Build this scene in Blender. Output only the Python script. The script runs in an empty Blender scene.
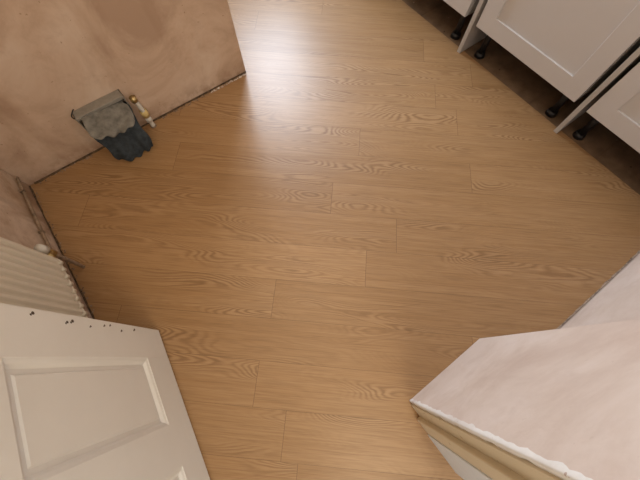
import bpy, bmesh, math, random
from mathutils import Vector, Matrix
random.seed(4)
S=1.35
ANG=math.radians(36.5)
CA,SA=math.cos(ANG),math.sin(ANG)
def W(a,n,h=0.0):
    return Vector(((CA*a-SA*n)*S,(SA*a+CA*n)*S,h*S))
scene=bpy.context.scene

# ---------------- node helpers ----------------
def newmat(name):
    m=bpy.data.materials.new(name); m.use_nodes=True
    nt=m.node_tree; b=nt.nodes['Principled BSDF']
    return m,nt,b
class NT:
    def __init__(s,nt): s.nt=nt
    def lk(s,a,b): s.nt.links.new(a,b)
    def val(s,sock,v):
        if isinstance(v,bpy.types.NodeSocket): s.lk(v,sock)
        else: sock.default_value=v
    def math(s,op,a,b=0.0,c=None,clamp=False):
        n=s.nt.nodes.new('ShaderNodeMath'); n.operation=op; n.use_clamp=clamp
        s.val(n.inputs[0],a); s.val(n.inputs[1],b)
        if c is not None: s.val(n.inputs[2],c)
        return n.outputs[0]
    def comb(s,x,y,z=0.0):
        n=s.nt.nodes.new('ShaderNodeCombineXYZ')
        s.val(n.inputs[0],x); s.val(n.inputs[1],y); s.val(n.inputs[2],z); return n.outputs[0]
    def pos(s,rot=0.0):
        g=s.nt.nodes.new('ShaderNodeNewGeometry')
        if rot:
            m=s.nt.nodes.new('ShaderNodeMapping'); m.inputs['Rotation'].default_value=(0,0,rot)
            s.lk(g.outputs['Position'],m.inputs['Vector']); return m.outputs[0]
        return g.outputs['Position']
    def sep(s,v):
        n=s.nt.nodes.new('ShaderNodeSeparateXYZ'); s.lk(v,n.inputs[0]); return n.outputs
    def noise(s,vec,scale,detail=2.0,rough=0.5,dist=0.0):
        n=s.nt.nodes.new('ShaderNodeTexNoise'); s.lk(vec,n.inputs['Vector'])
        n.inputs['Scale'].default_value=scale; n.inputs['Detail'].default_value=detail
        n.inputs['Roughness'].default_value=rough; n.inputs['Distortion'].default_value=dist
        return n.outputs['Fac']
    def ramp(s,f,stops):
        n=s.nt.nodes.new('ShaderNodeValToRGB'); s.lk(f,n.inputs[0])
        e=n.color_ramp.elements
        while len(e)<len(stops): e.new(0.5)
        for i,(p,c) in enumerate(stops):
            e[i].position=p; e[i].color=(*c,1) if len(c)==3 else c
        return n.outputs[0]
    def mix(s,f,a,b,mode='MIX'):
        n=s.nt.nodes.new('ShaderNodeMix'); n.data_type='RGBA'; n.blend_type=mode
        s.val(n.inputs[0],f)
        for i,v in ((6,a),(7,b)):
            if isinstance(v,bpy.types.NodeSocket): s.lk(v,n.inputs[i])
            else: n.inputs[i].default_value=(*v,1)
        return n.outputs[2]
    def maprange(s,v,a,b,c=0.0,d=1.0):
        n=s.nt.nodes.new('ShaderNodeMapRange'); s.lk(v,n.inputs[0])
        for i,x in enumerate((a,b,c,d)): n.inputs[i+1].default_value=x
        return n.outputs[0]
    def bump(s,b,h,strength,dist=0.002):
        n=s.nt.nodes.new('ShaderNodeBump'); n.inputs['Strength'].default_value=strength
        n.inputs['Distance'].default_value=dist
        s.lk(h,n.inputs['Height']); s.lk(n.outputs[0],b.inputs['Normal'])

def plain(name,col,rough=0.5,metal=0.0,var=0.06,scale=20,bump=0.0,spec=0.5):
    m,nt,b=newmat(name); t=NT(nt)
    f=t.noise(t.pos(),scale,4,0.6)
    c2=tuple(max(0,x*(1-var*2)) for x in col)
    c=t.ramp(f,[(0.3,c2),(0.7,col)])
    t.lk(c,b.inputs['Base Color']); b.inputs['Roughness'].default_value=rough
    b.inputs['Metallic'].default_value=metal; b.inputs['Specular IOR Level'].default_value=spec
    if bump: t.bump(b,f,bump)
    return m

# ---------------- materials ----------------
def mat_floor():
    m,nt,b=newmat('laminate_oak'); t=NT(nt)
    v=t.pos(math.radians(5.0)); x,y,z=t.sep(v)
    w=0.165; L=1.45
    yy=t.math('ADD',y,0.03)
    row=t.math('FLOOR',t.math('DIVIDE',yy,w))
    fy=t.math('FRACT',t.math('DIVIDE',yy,w))
    wn=nt.nodes.new('ShaderNodeTexWhiteNoise'); wn.noise_dimensions='1D'; t.lk(row,wn.inputs['W'])
    xo=t.math('ADD',x,t.math('MULTIPLY',wn.outputs[0],L*1.0))
    col=t.math('FLOOR',t.math('DIVIDE',xo,L)); fx=t.math('FRACT',t.math('DIVIDE',xo,L))
    wn2=nt.nodes.new('ShaderNodeTexWhiteNoise'); wn2.noise_dimensions='2D'
    t.lk(t.comb(row,col),wn2.inputs['Vector'])
    r=wn2.outputs[0]
    ro=t.math('MULTIPLY',r,37.0)
    g=t.comb(t.math('ADD',t.math('MULTIPLY',x,1.6),ro),t.math('MULTIPLY',y,9.0),ro)
    n1=t.noise(g,1.0,1.0,0.4,0.2)
    wob=t.noise(t.comb(t.math('MULTIPLY',x,16.0),t.math('MULTIPLY',y,70.0),ro),1.0,2,0.5)
    ph=t.math('ADD',t.math('MULTIPLY',n1,230.0),t.math('MULTIPLY',wob,5.0))
    sn=t.math('MULTIPLY_ADD',t.math('SINE',ph),0.5,0.5)
    lines=t.math('POWER',sn,1.8)
    zone=t.maprange(t.noise(t.comb(t.math('ADD',t.math('MULTIPLY',x,1.9),ro),t.math('MULTIPLY',y,8.5),ro),1.0,1,0.5),0.50,0.66,0.10,1.0)
    zl=t.math('MULTIPLY',t.math('SUBTRACT',1.0,sn),zone)
    lines=t.math('MULTIPLY',lines,zone)
    fine=t.noise(t.comb(t.math('ADD',t.math('MULTIPLY',x,6.0),ro),t.math('MULTIPLY',y,190.0),0.0),1.0,3,0.6)
    fine2=t.noise(t.comb(t.math('ADD',t.math('MULTIPLY',x,1.6),ro),t.math('MULTIPLY',y,36.0),ro),1.0,3,0.55)
    base=t.mix(r,(0.390,0.228,0.103),(0.318,0.178,0.074))
    base=t.mix(t.math('MULTIPLY',t.maprange(fine2,0.35,0.7),0.50),base,(0.445,0.278,0.138))
    base=t.mix(t.math('MULTIPLY',t.maprange(fine,0.42,0.70),0.42),base,(0.170,0.086,0.034))
    base=t.mix(t.math('MULTIPLY',zl,0.25),base,(0.52,0.345,0.19))
    base=t.mix(t.math('MULTIPLY',lines,0.50),base,(0.165,0.082,0.032))
    ey=t.math('MINIMUM',fy,t.math('SUBTRACT',1.0,fy))
    ex=t.math('MINIMUM',fx,t.math('SUBTRACT',1.0,fx))
    sy=t.math('LESS_THAN',ey,0.0007/w); sx=t.math('LESS_THAN',ex,0.0010/L)
    seam=t.math('MAXIMUM',sy,sx)
    base=t.mix(t.math('MULTIPLY',seam,0.58),base,(0.10,0.05,0.02))
    t.lk(base,b.inputs['Base Color'])
    rg=t.math('MULTIPLY_ADD',fine,0.12,0.31)
    t.lk(rg,b.inputs['Roughness'])
    b.inputs['Specular IOR Level'].default_value=0.55
    t.bump(b,t.math('ADD',fine,t.math('MULTIPLY',lines,-0.4)),0.3,0.0006)
    return m
def mat_plaster(name,ca,cb,dark=(0.30,0.19,0.12),dirt=1.0,hi=(0.70,0.58,0.48)):
    m,nt,b=newmat(name); t=NT(nt)
    p=t.pos(); x,y,z=t.sep(p)
    n=t.noise(p,2.6,6,0.65,0.8)
    c=t.ramp(n,[(0.34,ca),(0.50,cb),(0.66,hi)])
    n2=t.noise(p,9,6,0.7,0.5)
    c=t.mix(t.math('MULTIPLY',t.maprange(n2,0.50,0.68),0.45),c,ca)
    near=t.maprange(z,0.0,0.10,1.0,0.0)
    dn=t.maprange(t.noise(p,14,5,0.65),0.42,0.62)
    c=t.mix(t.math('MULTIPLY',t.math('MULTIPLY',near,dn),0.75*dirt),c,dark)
    streak=t.noise(t.comb(t.math('MULTIPLY',x,7.0),t.math('MULTIPLY',y,7.0),t.math('MULTIPLY',z,0.9)),1.0,3,0.6)
    c=t.mix(t.math('MULTIPLY',t.maprange(streak,0.56,0.70),0.30*dirt),c,dark)
    sp=t.noise(p,60,2,0.5)
    c=t.mix(t.math('MULTIPLY',t.math('GREATER_THAN',sp,0.74),0.6*dirt),c,dark)
    t.lk(c,b.inputs['Base Color']); b.inputs['Roughness'].default_value=0.75
    b.inputs['Specular IOR Level'].default_value=0.25
    t.bump(b,t.noise(p,25,5,0.6),0.3,0.004)
    return m
def mat_chippaint(name,col,chip,thr=0.69,scale=45,rough=0.35):
    m,nt,b=newmat(name); t=NT(nt); p=t.pos()
    c=t.ramp(t.noise(p,6,3),[(0.3,tuple(x*0.93 for x in col)),(0.7,col)])
    k=t.math('GREATER_THAN',t.noise(p,scale,3,0.6),thr)
    c=t.mix(k,c,chip); t.lk(c,b.inputs['Base Color']); b.inputs['Roughness'].default_value=rough
    return m
M_floor=mat_floor()
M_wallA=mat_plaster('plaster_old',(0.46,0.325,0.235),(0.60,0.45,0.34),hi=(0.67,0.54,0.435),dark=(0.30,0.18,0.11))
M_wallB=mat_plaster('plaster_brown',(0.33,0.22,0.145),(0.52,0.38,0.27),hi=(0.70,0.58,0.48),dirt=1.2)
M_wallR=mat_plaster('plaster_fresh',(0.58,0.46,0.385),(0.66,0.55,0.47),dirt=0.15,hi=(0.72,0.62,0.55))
M_bead=mat_plaster('plaster_bead',(0.70,0.66,0.60),(0.82,0.80,0.76),dark=(0.30,0.12,0.05),dirt=0.9,hi=(0.86,0.85,0.82))
M_ceil=plain('ceiling_paint',(0.70,0.67,0.62),0.9)
M_sub=plain('subfloor_boards',(0.24,0.155,0.095),0.9,var=0.2,scale=14,bump=0.3)
M_doorpl=plain('door_white_paint',(0.78,0.765,0.72),0.35,var=0.02,scale=8)
M_chip=plain('bare_chip',(0.10,0.07,0.05),0.9)
M_frame=mat_chippaint('frame_cream',(0.66,0.57,0.41),(0.35,0.25,0.13),thr=0.70,scale=50)
M_frame2=plain('frame_white',(0.72,0.78,0.84),0.4,var=0.03)
M_cab=plain('cabinet_light_grey',(0.65,0.64,0.64),0.45,var=0.015,scale=5)
M_carc=plain('cabinet_carcass',(0.45,0.43,0.41),0.6)
M_edge=plain('panel_edge',(0.52,0.50,0.47),0.6)
M_black=plain('black_plastic',(0.012,0.012,0.014),0.45)
M_rad=plain('radiator_enamel',(0.78,0.73,0.62),0.35,var=0.03,scale=8)
M_brass=plain('valve_brass',(0.55,0.42,0.2),0.35,metal=0.9)
M_white=plain('white_plastic',(0.72,0.70,0.64),0.4)
M_yel=plain('yellow_tape',(0.68,0.52,0.22),0.6)
M_cloth=plain('cloth_slate',(0.062,0.076,0.088),0.95,var=0.25,scale=45,bump=0.6,spec=0.1)
M_cloth2=plain('cloth_grey',(0.25,0.24,0.215),0.95,var=0.25,scale=35,bump=0.6,spec=0.1)
M_galv=plain('galvanised_metal',(0.40,0.385,0.35),0.5,metal=0.5,var=0.15)
M_pipe=plain('pipe_painted',(0.40,0.29,0.20),0.55,var=0.3,scale=40)
M_rub=plain('plaster_crumbs',(0.46,0.34,0.25),0.95,var=0.4,scale=60)
M_grime=plain('dark_gap_grime',(0.15,0.095,0.055),0.95,var=0.4,scale=60)
M_work=plain('worktop_grey',(0.35,0.34,0.33),0.4)
M_steel=plain('steel',(0.5,0.5,0.5),0.3,metal=1.0)

# ---------------- builder ----------------
class B:
    """accumulates geometry in (a,n,h) room coordinates, unit = S metres"""
    def __init__(s): s.bm=bmesh.new(); s.mats=[]
    def mi(s,m):
        if m not in s.mats: s.mats.append(m)
        return s.mats.index(m)
    def _merge(s,tmp,mat,smooth=False):
        i=s.mi(mat)
        for f in tmp.faces: f.material_index=i; f.smooth=smooth
        me=bpy.data.meshes.new('t'); tmp.to_mesh(me); tmp.free()
        s.bm.from_mesh(me); bpy.data.meshes.remove(me)
    def box(s,a0,a1,n0,n1,h0,h1,mat,bev=0.0,seg=2):
        t=bmesh.new(); bmesh.ops.create_cube(t,size=1)
        for v in t.verts:
            v.co=Vector((a0+(v.co.x+.5)*(a1-a0),n0+(v.co.y+.5)*(n1-n0),h0+(v.co.z+.5)*(h1-h0)))
        if bev: bmesh.ops.bevel(t,geom=t.edges[:],offset=bev,segments=seg,affect='EDGES',profile=0.5)
        s._merge(t,mat)
    def cyl(s,p0,p1,r,mat,r2=None,seg=20):
        p0=Vector(p0);p1=Vector(p1);d=p1-p0
        t=bmesh.new(); bmesh.ops.create_cone(t,cap_ends=True,segments=seg,radius1=r,radius2=r if r2 is None else r2,depth=d.length)
        q=Vector((0,0,1)).rotation_difference(d.normalized())
        for v in t.verts: v.co=q@v.co+(p0+p1)/2
        s._merge(t,mat,True)
    def tube(s,pts,r,mat,seg=10):
        P=[Vector(p) for p in pts]; Q=[]
        for i in range(len(P)-1):
            p0=P[max(i-1,0)];p1=P[i];p2=P[i+1];p3=P[min(i+2,len(P)-1)]
            for k in range(8):
                u=k/8
                Q.append(0.5*((2*p1)+(-p0+p2)*u+(2*p0-5*p1+4*p2-p3)*u*u+(-p0+3*p1-3*p2+p3)*u**3))
        Q.append(P[-1]); t=bmesh.new(); rings=[]
        for i,p in enumerate(Q):
            d=(Q[min(i+1,len(Q)-1)]-Q[max(i-1,0)]).normalized()
            up=Vector((0,0,1)) if abs(d.z)<.95 else Vector((1,0,0))
            e1=d.cross(up).normalized(); e2=d.cross(e1)
            rings.append([t.verts.new(p+r*(math.cos(2*math.pi*k/seg)*e1+math.sin(2*math.pi*k/seg)*e2)) for k in range(seg)])
        for i in range(len(rings)-1):
            for k in range(seg):
                t.faces.new((rings[i][k],rings[i][(k+1)%seg],rings[i+1][(k+1)%seg],rings[i+1][k]))
        t.faces.new(rings[0][::-1]); t.faces.new(rings[-1])
        s._merge(t,mat,True)
    def grid(s,fn,nu,nv,mat,smooth=True):
        t=bmesh.new()
        g=[[t.verts.new(fn(i/nu,j/nv)) for j in range(nv+1)] for i in range(nu+1)]
        for i in range(nu):
            for j in range(nv): t.faces.new((g[i][j],g[i+1][j],g[i+1][j+1],g[i][j+1]))
        s._merge(t,mat,smooth)
    def rock(s,c,r,mat):
        t=bmesh.new(); bmesh.ops.create_icosphere(t,subdivisions=1,radius=r)
        for v in t.verts:
            v.co=Vector((v.co.x*random.uniform(.7,1.5),v.co.y*random.uniform(.7,1.5),v.co.z*random.uniform(.4,.9)))+Vector(c)
        s._merge(t,mat)
    def make(s,name,rot=ANG,local=None):
        bm=s.bm
        M=Matrix.Scale(S,4)@(Matrix.Rotation(ANG,4,'Z') if local is None else local)
        for v in bm.verts: v.co=M@v.co
        bmesh.ops.recalc_face_normals(bm,faces=bm.faces[:])
        cs=[v.co for v in bm.verts]
        lo=Vector([min(c[i] for c in cs) for i in range(3)]);hi=Vector([max(c[i] for c in cs) for i in range(3)])
        o=Vector(((lo.x+hi.x)/2,(lo.y+hi.y)/2,lo.z))
        for v in bm.verts: v.co-=o
        me=bpy.data.meshes.new(name); bm.to_mesh(me); bm.free()
        for m in s.mats: me.materials.append(m)
        ob=bpy.data.objects.new(name,me); ob.location=o; scene.collection.objects.link(ob)
        return ob

CH=1.78
NF=2.15   # far wall
# ---------------- room shell ----------------
b=B(); b.box(-0.60,1.222,-1.6,NF,-0.010,0.0,M_floor); b.make('floor')
b=B(); b.box(1.222,1.72,-0.50,NF,-0.020,-0.008,M_sub)
for k in range(8):
    n0=-0.36+k*0.313; b.box(1.224,1.66,n0+.004,n0+.309,-0.009,-0.006,M_sub,0.001)
b.make('floor_subfloor')
b=B(); b.box(-0.62,1.74,-0.52,NF+.1,CH,CH+.05,M_ceil); b.make('ceiling')
b=B(); b.box(-0.49,0.416,1.075,1.155,-0.01,CH,M_wallA,0.004); b.make('wall_back_left')
b=B(); b.box(-0.58,-0.49,-0.50,NF,-0.01,CH,M_wallB); b.make('wall_left')
b=B(); b.box(0.30,1.72,-0.46,-0.363,-0.01,CH,M_wallR); b.make('wall_right')
b=B(); b.box(1.66,1.74,-0.363,NF,-0.01,CH,M_wallR); b.make('wall_kitchen')
b=B(); b.box(-0.49,-0.455,-0.36,-0.27,-0.01,CH,M_wallR); b.box(-0.455,0.137,-0.36,-0.27,1.52,CH,M_wallR); b.make('wall_doorway')
wa0,wa1,wh0,wh1=0.80,1.44,0.76,1.72
b=B(); b.box(-0.58,wa0,NF,NF+.1,-0.01,CH,M_wallR); b.box(wa1,1.74,NF,NF+.1,-0.01,CH,M_wallR)
b.box(wa0,wa1,NF,NF+.1,-0.01,wh0,M_wallR); b.box(wa0,wa1,NF,NF+.1,wh1,CH,M_wallR); b.make('wall_far')
b=B()
fw=0.03
b.box(wa0,wa1,NF+.03,NF+.08,wh0,wh0+fw,M_white,0.003); b.box(wa0,wa1,NF+.03,NF+.08,wh1-fw,wh1,M_white,0.003)
for x in (wa0,(wa0+wa1)/2-fw/2,wa1-fw): b.box(x,x+fw,NF+.03,NF+.08,wh0,wh1,M_white,0.003)
b.box(wa0-.02,wa1+.02,NF-.03,NF+.03,wh0-.02,wh0,M_white,0.003)
b.make('window_1')

b=B()
b.box(0.137,0.418,-0.363,-0.24,-0.01,CH,M_wallR,0.002)
b.box(0.137,0.31,-0.46,-0.36,-0.01,CH,M_wallR)
b.make('wall_nib')
b=B()
def bead(u,v):
    h=u*CH*0.999
    rg=0.0022*math.sin(h*61)+0.0016*math.sin(h*143+1)+random.uniform(-.0014,.0014)
    prof=[(0.139+0.003+abs(rg),-0.2392),(0.1365,-0.2385),(0.1345,-0.2400),(0.1345,-0.2440),(0.1350,-0.250+rg),(0.1372,-0.252+rg)]
    k=v*5; i=int(round(k)); return Vector((prof[i][0],prof[i][1],h+0.001))
b.grid(bead,260,5,M_bead,True); b.make('trim_corner_bead')
b=B()
b.box(0.1315,0.1368,-0.300,-0.250,0.0,1.50,M_frame,0.001)
b.box(0.120,0.1368,-0.330,-0.285,0.0,1.50,M_frame,0.003)
b.box(0.118,0.1365,-0.44,-0.3305,0.0,1.50,M_frame2,0.002)
b.box(-0.454,0.1365,-0.325,-0.272,1.50,1.519,M_frame,0.002)
b.box(-0.4545,-0.440,-0.325,-0.272,0.0,1.50,M_frame,0.002)
b.make('trim_door_lining')

# ---------------- panelled door ----------------
DW,DH,DT=0.612,1.467,0.026
P0=Vector((-0.483,0.079,0)); dd=Vector((0.47,-0.883,0)).normalized()
yb=Vector((dd.y,-dd.x,0))
if yb.dot(Vector((1,0,0)))>0: yb=-yb
ML=Matrix(((dd.x,yb.x,0,P0.x),(dd.y,yb.y,0,P0.y),(0,0,1,0.008),(0,0,0,1)))
b=B()
st=0.0895; pw=0.169; mu=DW-2*st-2*pw
rails=[(0,0.120),(0.519,0.640),(1.36,DH)]
b.box(0,st,0,DT,0,DH,M_doorpl,0.002); b.box(DW-st,DW,0,DT,0,DH,M_doorpl,0.002)
for r0,r1 in rails: b.box(st-.0005,DW-st+.0005,0.0002,DT-.0002,r0,r1,M_doorpl,0.0006)
for h0,h1 in ((0.120,0.519),(0.640,1.36)):
    b.box(st+pw,st+pw+mu,0.0002,DT-.0002,h0-.001,h1+.001,M_doorpl,0.0006)
    for x0 in (st,st+pw+mu):
        x1=x0+pw
        b.box(x0-.001,x1+.001,0.010,DT-.010,h0-.001,h1+.001,M_doorpl)
        for side in (0,1):
            t=bmesh.new()
            def yy(y): return y if side==0 else DT-y
            m1,m2=0.020,0.023
            o=[(x0+m1,h0+m1),(x1-m1,h0+m1),(x1-m1,h1-m1),(x0+m1,h1-m1)]
            i_=[(x0+m2,h0+m2),(x1-m2,h0+m2),(x1-m2,h1-m2),(x0+m2,h1-m2)]
            vo=[t.verts.new((x,yy(0.0102),z)) for x,z in o]; vi=[t.verts.new((x,yy(0.0072),z)) for x,z in i_]
            t.faces.new(vi)
            for k in range(4): t.faces.new((vo[k],vo[(k+1)%4],vi[(k+1)%4],vi[k]))
            b._merge(t,M_doorpl)
            w=0.012
            o=[(x0,h0),(x1,h0),(x1,h1),(x0,h1)]; mm=[(x0+w*.55,h0+w*.55),(x1-w*.55,h0+w*.55),(x1-w*.55,h1-w*.55),(x0+w*.55,h1-w*.55)]
            ii=[(x0+w,h0+w),(x1-w,h0+w),(x1-w,h1-w),(x0+w,h1-w)]
            t=bmesh.new()
            A=[t.verts.new((x,yy(0.0015),z)) for x,z in o];Bv=[t.verts.new((x,yy(0.0040),z)) for x,z in mm];C=[t.verts.new((x,yy(0.0101),z)) for x,z in ii]
            for k in range(4):
                t.faces.new((A[k],A[(k+1)%4],Bv[(k+1)%4],Bv[k])); t.faces.new((Bv[k],Bv[(k+1)%4],C[(k+1)%4],C[k]))
            b._merge(t,M_doorpl)
for (x,z) in [(0.012,0.14),(0.010,0.24),(0.013,0.262),(0.020,0.31),(0.014,0.36),(0.018,0.375),(0.010,0.45),(0.02,0.20)]:
    rr=random.uniform(.0018,.0036)
    b.cyl((x,-0.0004,z),(x,0.0006,z),rr,M_chip,seg=7)
    b.cyl((x+rr,-0.0003,z+rr*1.5),(x+rr,0.0006,z+rr*1.5),rr*.7,M_chip,seg=6)
b.cyl((0.045,-0.004,0.72),(0.045,0.0,0.72),0.020,M_steel); b.cyl((0.045,-0.030,0.72),(0.045,0,0.72),0.007,M_steel)
b.cyl((0.045,-0.045,0.72),(0.045,-0.028,0.72),0.015,M_steel,r2=0.020)
for z in (0.15,1.25): b.cyl((DW+.002,0.004,z),(DW+.002,0.004,z+.07),0.005,M_steel)
b.make('door_1',local=ML)

# ---------------- radiator ----------------
b=B()
rn0,rn1,rh0,rh1=0.10,0.648,0.128,0.57
nr=22
def radf(u,v):
    n=rn1-(rn1-rn0)*u; ph=(u*nr)%1.0
    tri=abs(ph-0.5)*2
    k=min(1,max(0,(tri-0.30)/0.40)); bul=0.011*(1-k*k*(3-2*k))
    edge=min(v,1-v); f=min(1,max(0,(edge-0.015)/0.035)); f=f*f*(3-2*f)
    if u<0.015 or u>0.985: f=0
    return Vector((-0.441+bul*f,n,rh0+(rh1-rh0)*v))
b.grid(radf,nr*12,40,M_rad,True)
b.box(-0.449,-0.4405,rn0,rn1,rh0,rh1,M_rad,0.002)
b.box(-0.449,-0.438,rn0-.002,rn1+.002,rh0-.003,rh0+.006,M_rad,0.002)
b.box(-0.449,-0.438,rn0-.002,rn1+.002,rh1-.004,rh1+.004,M_rad,0.002)
for i in range(nr):
    n=rn1-(rn1-rn0)*(i+.5)/nr
    b.cyl((-0.4385,n,rh0+.003),(-0.4385,n,rh0+.020),0.0075,M_rad,r2=0.0085,seg=12)
for n in (0.2,0.55):
    b.box(-0.4899,-0.449,n-.012,n+.012,rh0+.05,rh0+.07,M_rad,0.001); b.box(-0.4899,-0.449,n-.012,n+.012,rh1-.07,rh1-.05,M_rad,0.001)
b.cyl((-0.445,0.648,0.150),(-0.445,0.670,0.150),0.010,M_brass,seg=12)
b.cyl((-0.445,0.676,0.128),(-0.445,0.676,0.160),0.010,M_brass,seg=14)
b.cyl((-0.445,0.676,0.160),(-0.445,0.676,0.185),0.014,M_white,r2=0.011,seg=14)
b.tube([(-0.445,0.676,0.130),(-0.447,0.676,0.05),(-0.450,0.676,0.0)],0.0055,M_pipe)
b.make('radiator')
b=B(); b.tube([(-0.481,1.065,0.062),(-0.481,0.9,0.064),(-0.481,0.76,0.064),(-0.478,0.72,0.062),(-0.470,0.700,0.064),(-0.457,0.690,0.066)],0.0048,M_pipe)
for n in (1.0,0.82): b.box(-0.4899,-0.476,n-.003,n+.003,0.056,0.071,M_pipe,0.001)
b.make('heating_pipe')

# ---------------- vent box with rag, and pipe beside it ----------------
root=bpy.data.objects.new('vent_with_rag',None); scene.collection.objects.link(root); root.location=W(-0.12,1.03,0.0)
def adopt(o):
    o.parent=root; o.matrix_parent_inverse=Matrix.Translation(-root.location)
b=B()
def cl(u,v,a0,a1,L,taper,seed,hn,topw):
    ctr=(a0+a1)/2; w=(a1-a0)
    if v<topw:
        q=v/topw; n=1.062-0.045*q; h=hn+0.006*math.sin(q*math.pi)
        d=0
    else:
        q=(v-topw)/(1-topw); ang=min(1,q/0.12)*math.pi/2
        n=1.017-0.012*math.sin(ang); h=hn-0.010*(1-math.cos(ang))-(L)*max(0,q-0.06)
        d=q
        n-=0.052*math.sin(q*2.0)
    a=ctr+(u-.5)*w*(1-taper*d)
    n+= (0.005*math.sin(u*11+seed)+0.005*math.sin(u*23+seed*2+v*4))*(0.25+d)
    n+= 0.014*d*(2*u-1)**2
    a+=0.004*math.sin(v*11+u*5+seed); h+=0.003*math.sin(u*13+seed+v*9)*(0.6+d)-0.014*(u-.5)
    h+=0.018*d*(2*u-1)**2
    return Vector((a,min(n,1.0700),max(h,0.004+0.003*math.sin(u*20))))
b.grid(lambda u,v:cl(u,v,-0.194,-0.045,0.150,0.14,1.0,0.140,0.25),40,44,M_cloth)
b.grid(lambda u,v:cl(u,v,-0.192,-0.048,0.020,0.05,2.6,0.153,0.62)+Vector((0,-0.003,0.004)),44,26,M_cloth2)
o=b.make('rag')
md=o.modifiers.new('sol','SOLIDIFY'); md.thickness=0.005; md.offset=0
sb=o.modifiers.new('sub','SUBSURF'); sb.levels=1; sb.render_levels=1
adopt(o)
b=B()
# open galvanised box collar: top lip, sides, bottom, louvre bars
b.box(-0.203,-0.040,1.040,1.074,0.172,0.1755,M_galv,0.0008)
b.box(-0.203,-0.040,1.0375,1.041,0.164,0.1755,M_galv,0.0008)
b.box(-0.203,-0.1995,1.034,1.074,0.118,0.1755,M_galv,0.0008)
b.box(-0.0435,-0.040,1.034,1.074,0.118,0.1755,M_galv,0.0008)
b.box(-0.203,-0.040,1.050,1.074,0.115,0.1185,M_galv,0.0008)
for k in range(4): b.box(-0.2,-0.043,1.066,1.072,0.125+k*.011,0.127+k*.011,M_galv)
b.tube([(-0.190,1.068,0.185),(-0.198,1.06,0.184),(-0.208,1.055,0.176),(-0.207,1.055,0.165)],0.0018,M_black)
adopt(b.make('vent_collar'))
b=B()
b.tube([(-0.018,1.050,0.140),(-0.016,1.050,0.10),(-0.016,1.050,0.0)],0.008,M_white)
b.cyl((-0.016,1.050,0.055),(-0.016,1.050,0.080),0.013,M_yel,seg=14)
b.cyl((-0.016,1.050,0.03),(-0.016,1.050,0.05),0.012,M_white,seg=6)
b.cyl((-0.016,1.050,0.0),(-0.016,1.050,0.005),0.011,M_rub,seg=16)
b.cyl((-0.019,1.050,0.128),(-0.019,1.050,0.146),0.011,M_brass,seg=14)
b.make('pipe_stub')

# ---------------- base cabinets ----------------
def cabinet(n0,n1):
    b=B(); h0,h1=0.127,0.655
    fa=1.198
    b.box(1.218,1.62,n0+.002,n0+.016,h0+.002,h1,M_carc); b.box(1.218,1.62,n1-.016,n1-.002,h0+.002,h1,M_carc)
    b.box(1.218,1.62,n0+.002,n1-.002,h0+.002,h0+.016,M_carc); b.box(1.61,1.62,n0+.002,n1-.002,h0,h1,M_carc)
    b.box(1.218,1.62,n0+.002,n1-.002,h1-.014,h1,M_carc)
    d0,d1=n0+.004,n1-.004; fr=0.062
    b.box(fa+.0065,fa+.016,d0+.01,d1-.01,h0+.01,h1-.01,M_cab)
    b.box(fa,fa+.017,d0,d0+fr,h0,h1,M_cab,0.0012); b.box(fa,fa+.017,d1-fr,d1,h0,h1,M_cab,0.0012)
    b.box(fa,fa+.017,d0+fr-.001,d1-fr+.001,h0,h0+fr,M_cab,0.0012); b.box(fa,fa+.017,d0+fr-.001,d1-fr+.001,h1-fr,h1,M_cab,0.0012)
    for n in (n0+.045,n1-.045):
        for a in (1.262,1.56):
            b.cyl((a,n,0.010),(a,n,h0+.002),0.0125,M_black,seg=16); b.cyl((a,n,-0.0055),(a,n,0.012),0.022,M_black,r2=0.018,seg=18)
            b.cyl((a,n,h0-.02),(a,n,h0+.002),0.026,M_black,seg=18)
    b.make('base_cabinet')
cabinet(0.140,0.612); cabinet(-0.345,0.098); cabinet(0.664,1.136); cabinet(1.158,1.63); cabinet(1.65,2.12)
def panel(n0,n1):
    b=B(); b.box(1.196,1.62,n0,n1,0.0,0.655,M_edge,0.001); b.make('cabinet_end_panel')
panel(0.622,0.638); panel(0.108,0.124)
b=B(); b.box(1.175,1.658,-0.36,2.14,0.657,0.685,M_work,0.003); b.make('worktop')

# ---------------- debris / rough plaster at base ----------------
def ragged(b,a0,n0,a1,n1,cnt,mat,rmin,rmax,off):
    for i in range(cnt):
        t=random.random(); a=a0+(a1-a0)*t; n=n0+(n1-n0)*t; r=random.uniform(rmin,rmax)
        b.rock((a+off[0]*random.random(),n+off[1]*random.random(),r*.5),r,mat)
def strip(b,a0,n0,a1,n1,wd,nrm,mat,h,cells=160):
    def f(u,v):
        k=wd*(0.35+0.55*abs(math.sin(u*53)*math.sin(u*17+1))+0.35*random.random())
        return Vector((a0+(a1-a0)*u+nrm[0]*k*v, n0+(n1-n0)*u+nrm[1]*k*v, h*(1-v)+0.0008))
    b.grid(f,cells,2,mat,False)
b=B()
strip(b,-0.470,1.0735,0.414,1.0735,0.007,(0,-1),M_grime,0.004)
ragged(b,-0.46,1.068,-0.25,1.068,40,M_rub,0.001,0.003,(0,-0.010))
ragged(b,0.03,1.068,0.41,1.068,110,M_rub,0.001,0.003,(0,-0.010))
ragged(b,0.24,1.066,0.41,1.066,60,M_bead,0.001,0.0035,(0,-0.006))
b.make('plaster_debris')
b=B()
strip(b,-0.4885,1.073,-0.4885,-0.2,0.005,(1,0),M_grime,0.004)
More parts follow.
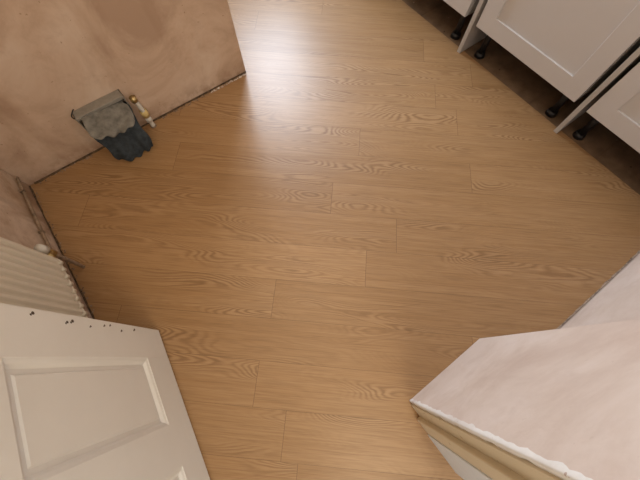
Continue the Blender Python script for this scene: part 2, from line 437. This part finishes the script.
ragged(b,-0.484,1.06,-0.484,0.3,90,M_rub,0.001,0.003,(0.008,0))
b.make('plaster_debris')
b=B(); strip(b,0.42,-0.361,1.20,-0.361,0.004,(0,1),M_rub,0.005); b.make('plaster_debris')
b=B()
for i in range(50):
    a=random.uniform(1.235,1.6); n=random.uniform(-.3,1.6); r=random.uniform(.001,.004); b.rock((a,n,-0.006+r*.5),r,random.choice([M_rub,M_grime]))
b.make('floor_rubble')

# ---------------- lights ----------------
def area(name,loc,target,sx,sy,power,col):
    l=bpy.data.lights.new(name,'AREA'); l.shape='RECTANGLE'; l.size=sx; l.size_y=sy; l.energy=power; l.color=col
    o=bpy.data.objects.new(name,l); o.location=loc
    o.rotation_euler=(Vector(target)-Vector(loc)).to_track_quat('-Z','Y').to_euler(); scene.collection.objects.link(o); return o
ac=(wa0+wa1)/2; hc=(wh0+wh1)/2
area('window_daylight',W(ac,NF+.12,hc),W(ac-.1,1.0,hc-0.3),(wa1-wa0)*S,(wh1-wh0)*S,108,(0.74,0.85,1.0))
b=B(); b.cyl((0.0,0.55,CH-.03),(0.0,0.55,CH-.001),0.10,M_white,r2=0.09,seg=32); b.make('ceiling_lamp')
area('lamp_warm',W(0.15,0.40,CH-.04),W(0.15,0.40,0),1.5,1.5,12,(1.0,0.80,0.56))
area('hall_warm_fill',W(-0.15,-0.75,1.6),W(-0.05,0.7,0.0),0.6,0.6,11,(1.0,0.78,0.52))  # added warm fill, no fixture in the hall; reflection falls below frame
w=bpy.data.worlds.new('world'); scene.world=w; w.use_nodes=True
bg=w.node_tree.nodes['Background']; bg.inputs[0].default_value=(0.98,0.93,0.86,1); bg.inputs[1].default_value=0.95

# ---------------- camera ----------------
cam=bpy.data.cameras.new('camera'); co=bpy.data.objects.new('camera',cam); scene.collection.objects.link(co)
cam.sensor_width=36; cam.lens=18.0; cam.clip_start=0.02
co.location=(0,0,S); co.rotation_euler=(math.radians(20.24),0,0)
scene.camera=co
scene.view_settings.view_transform='Standard'
scene.view_settings.exposure=0.0
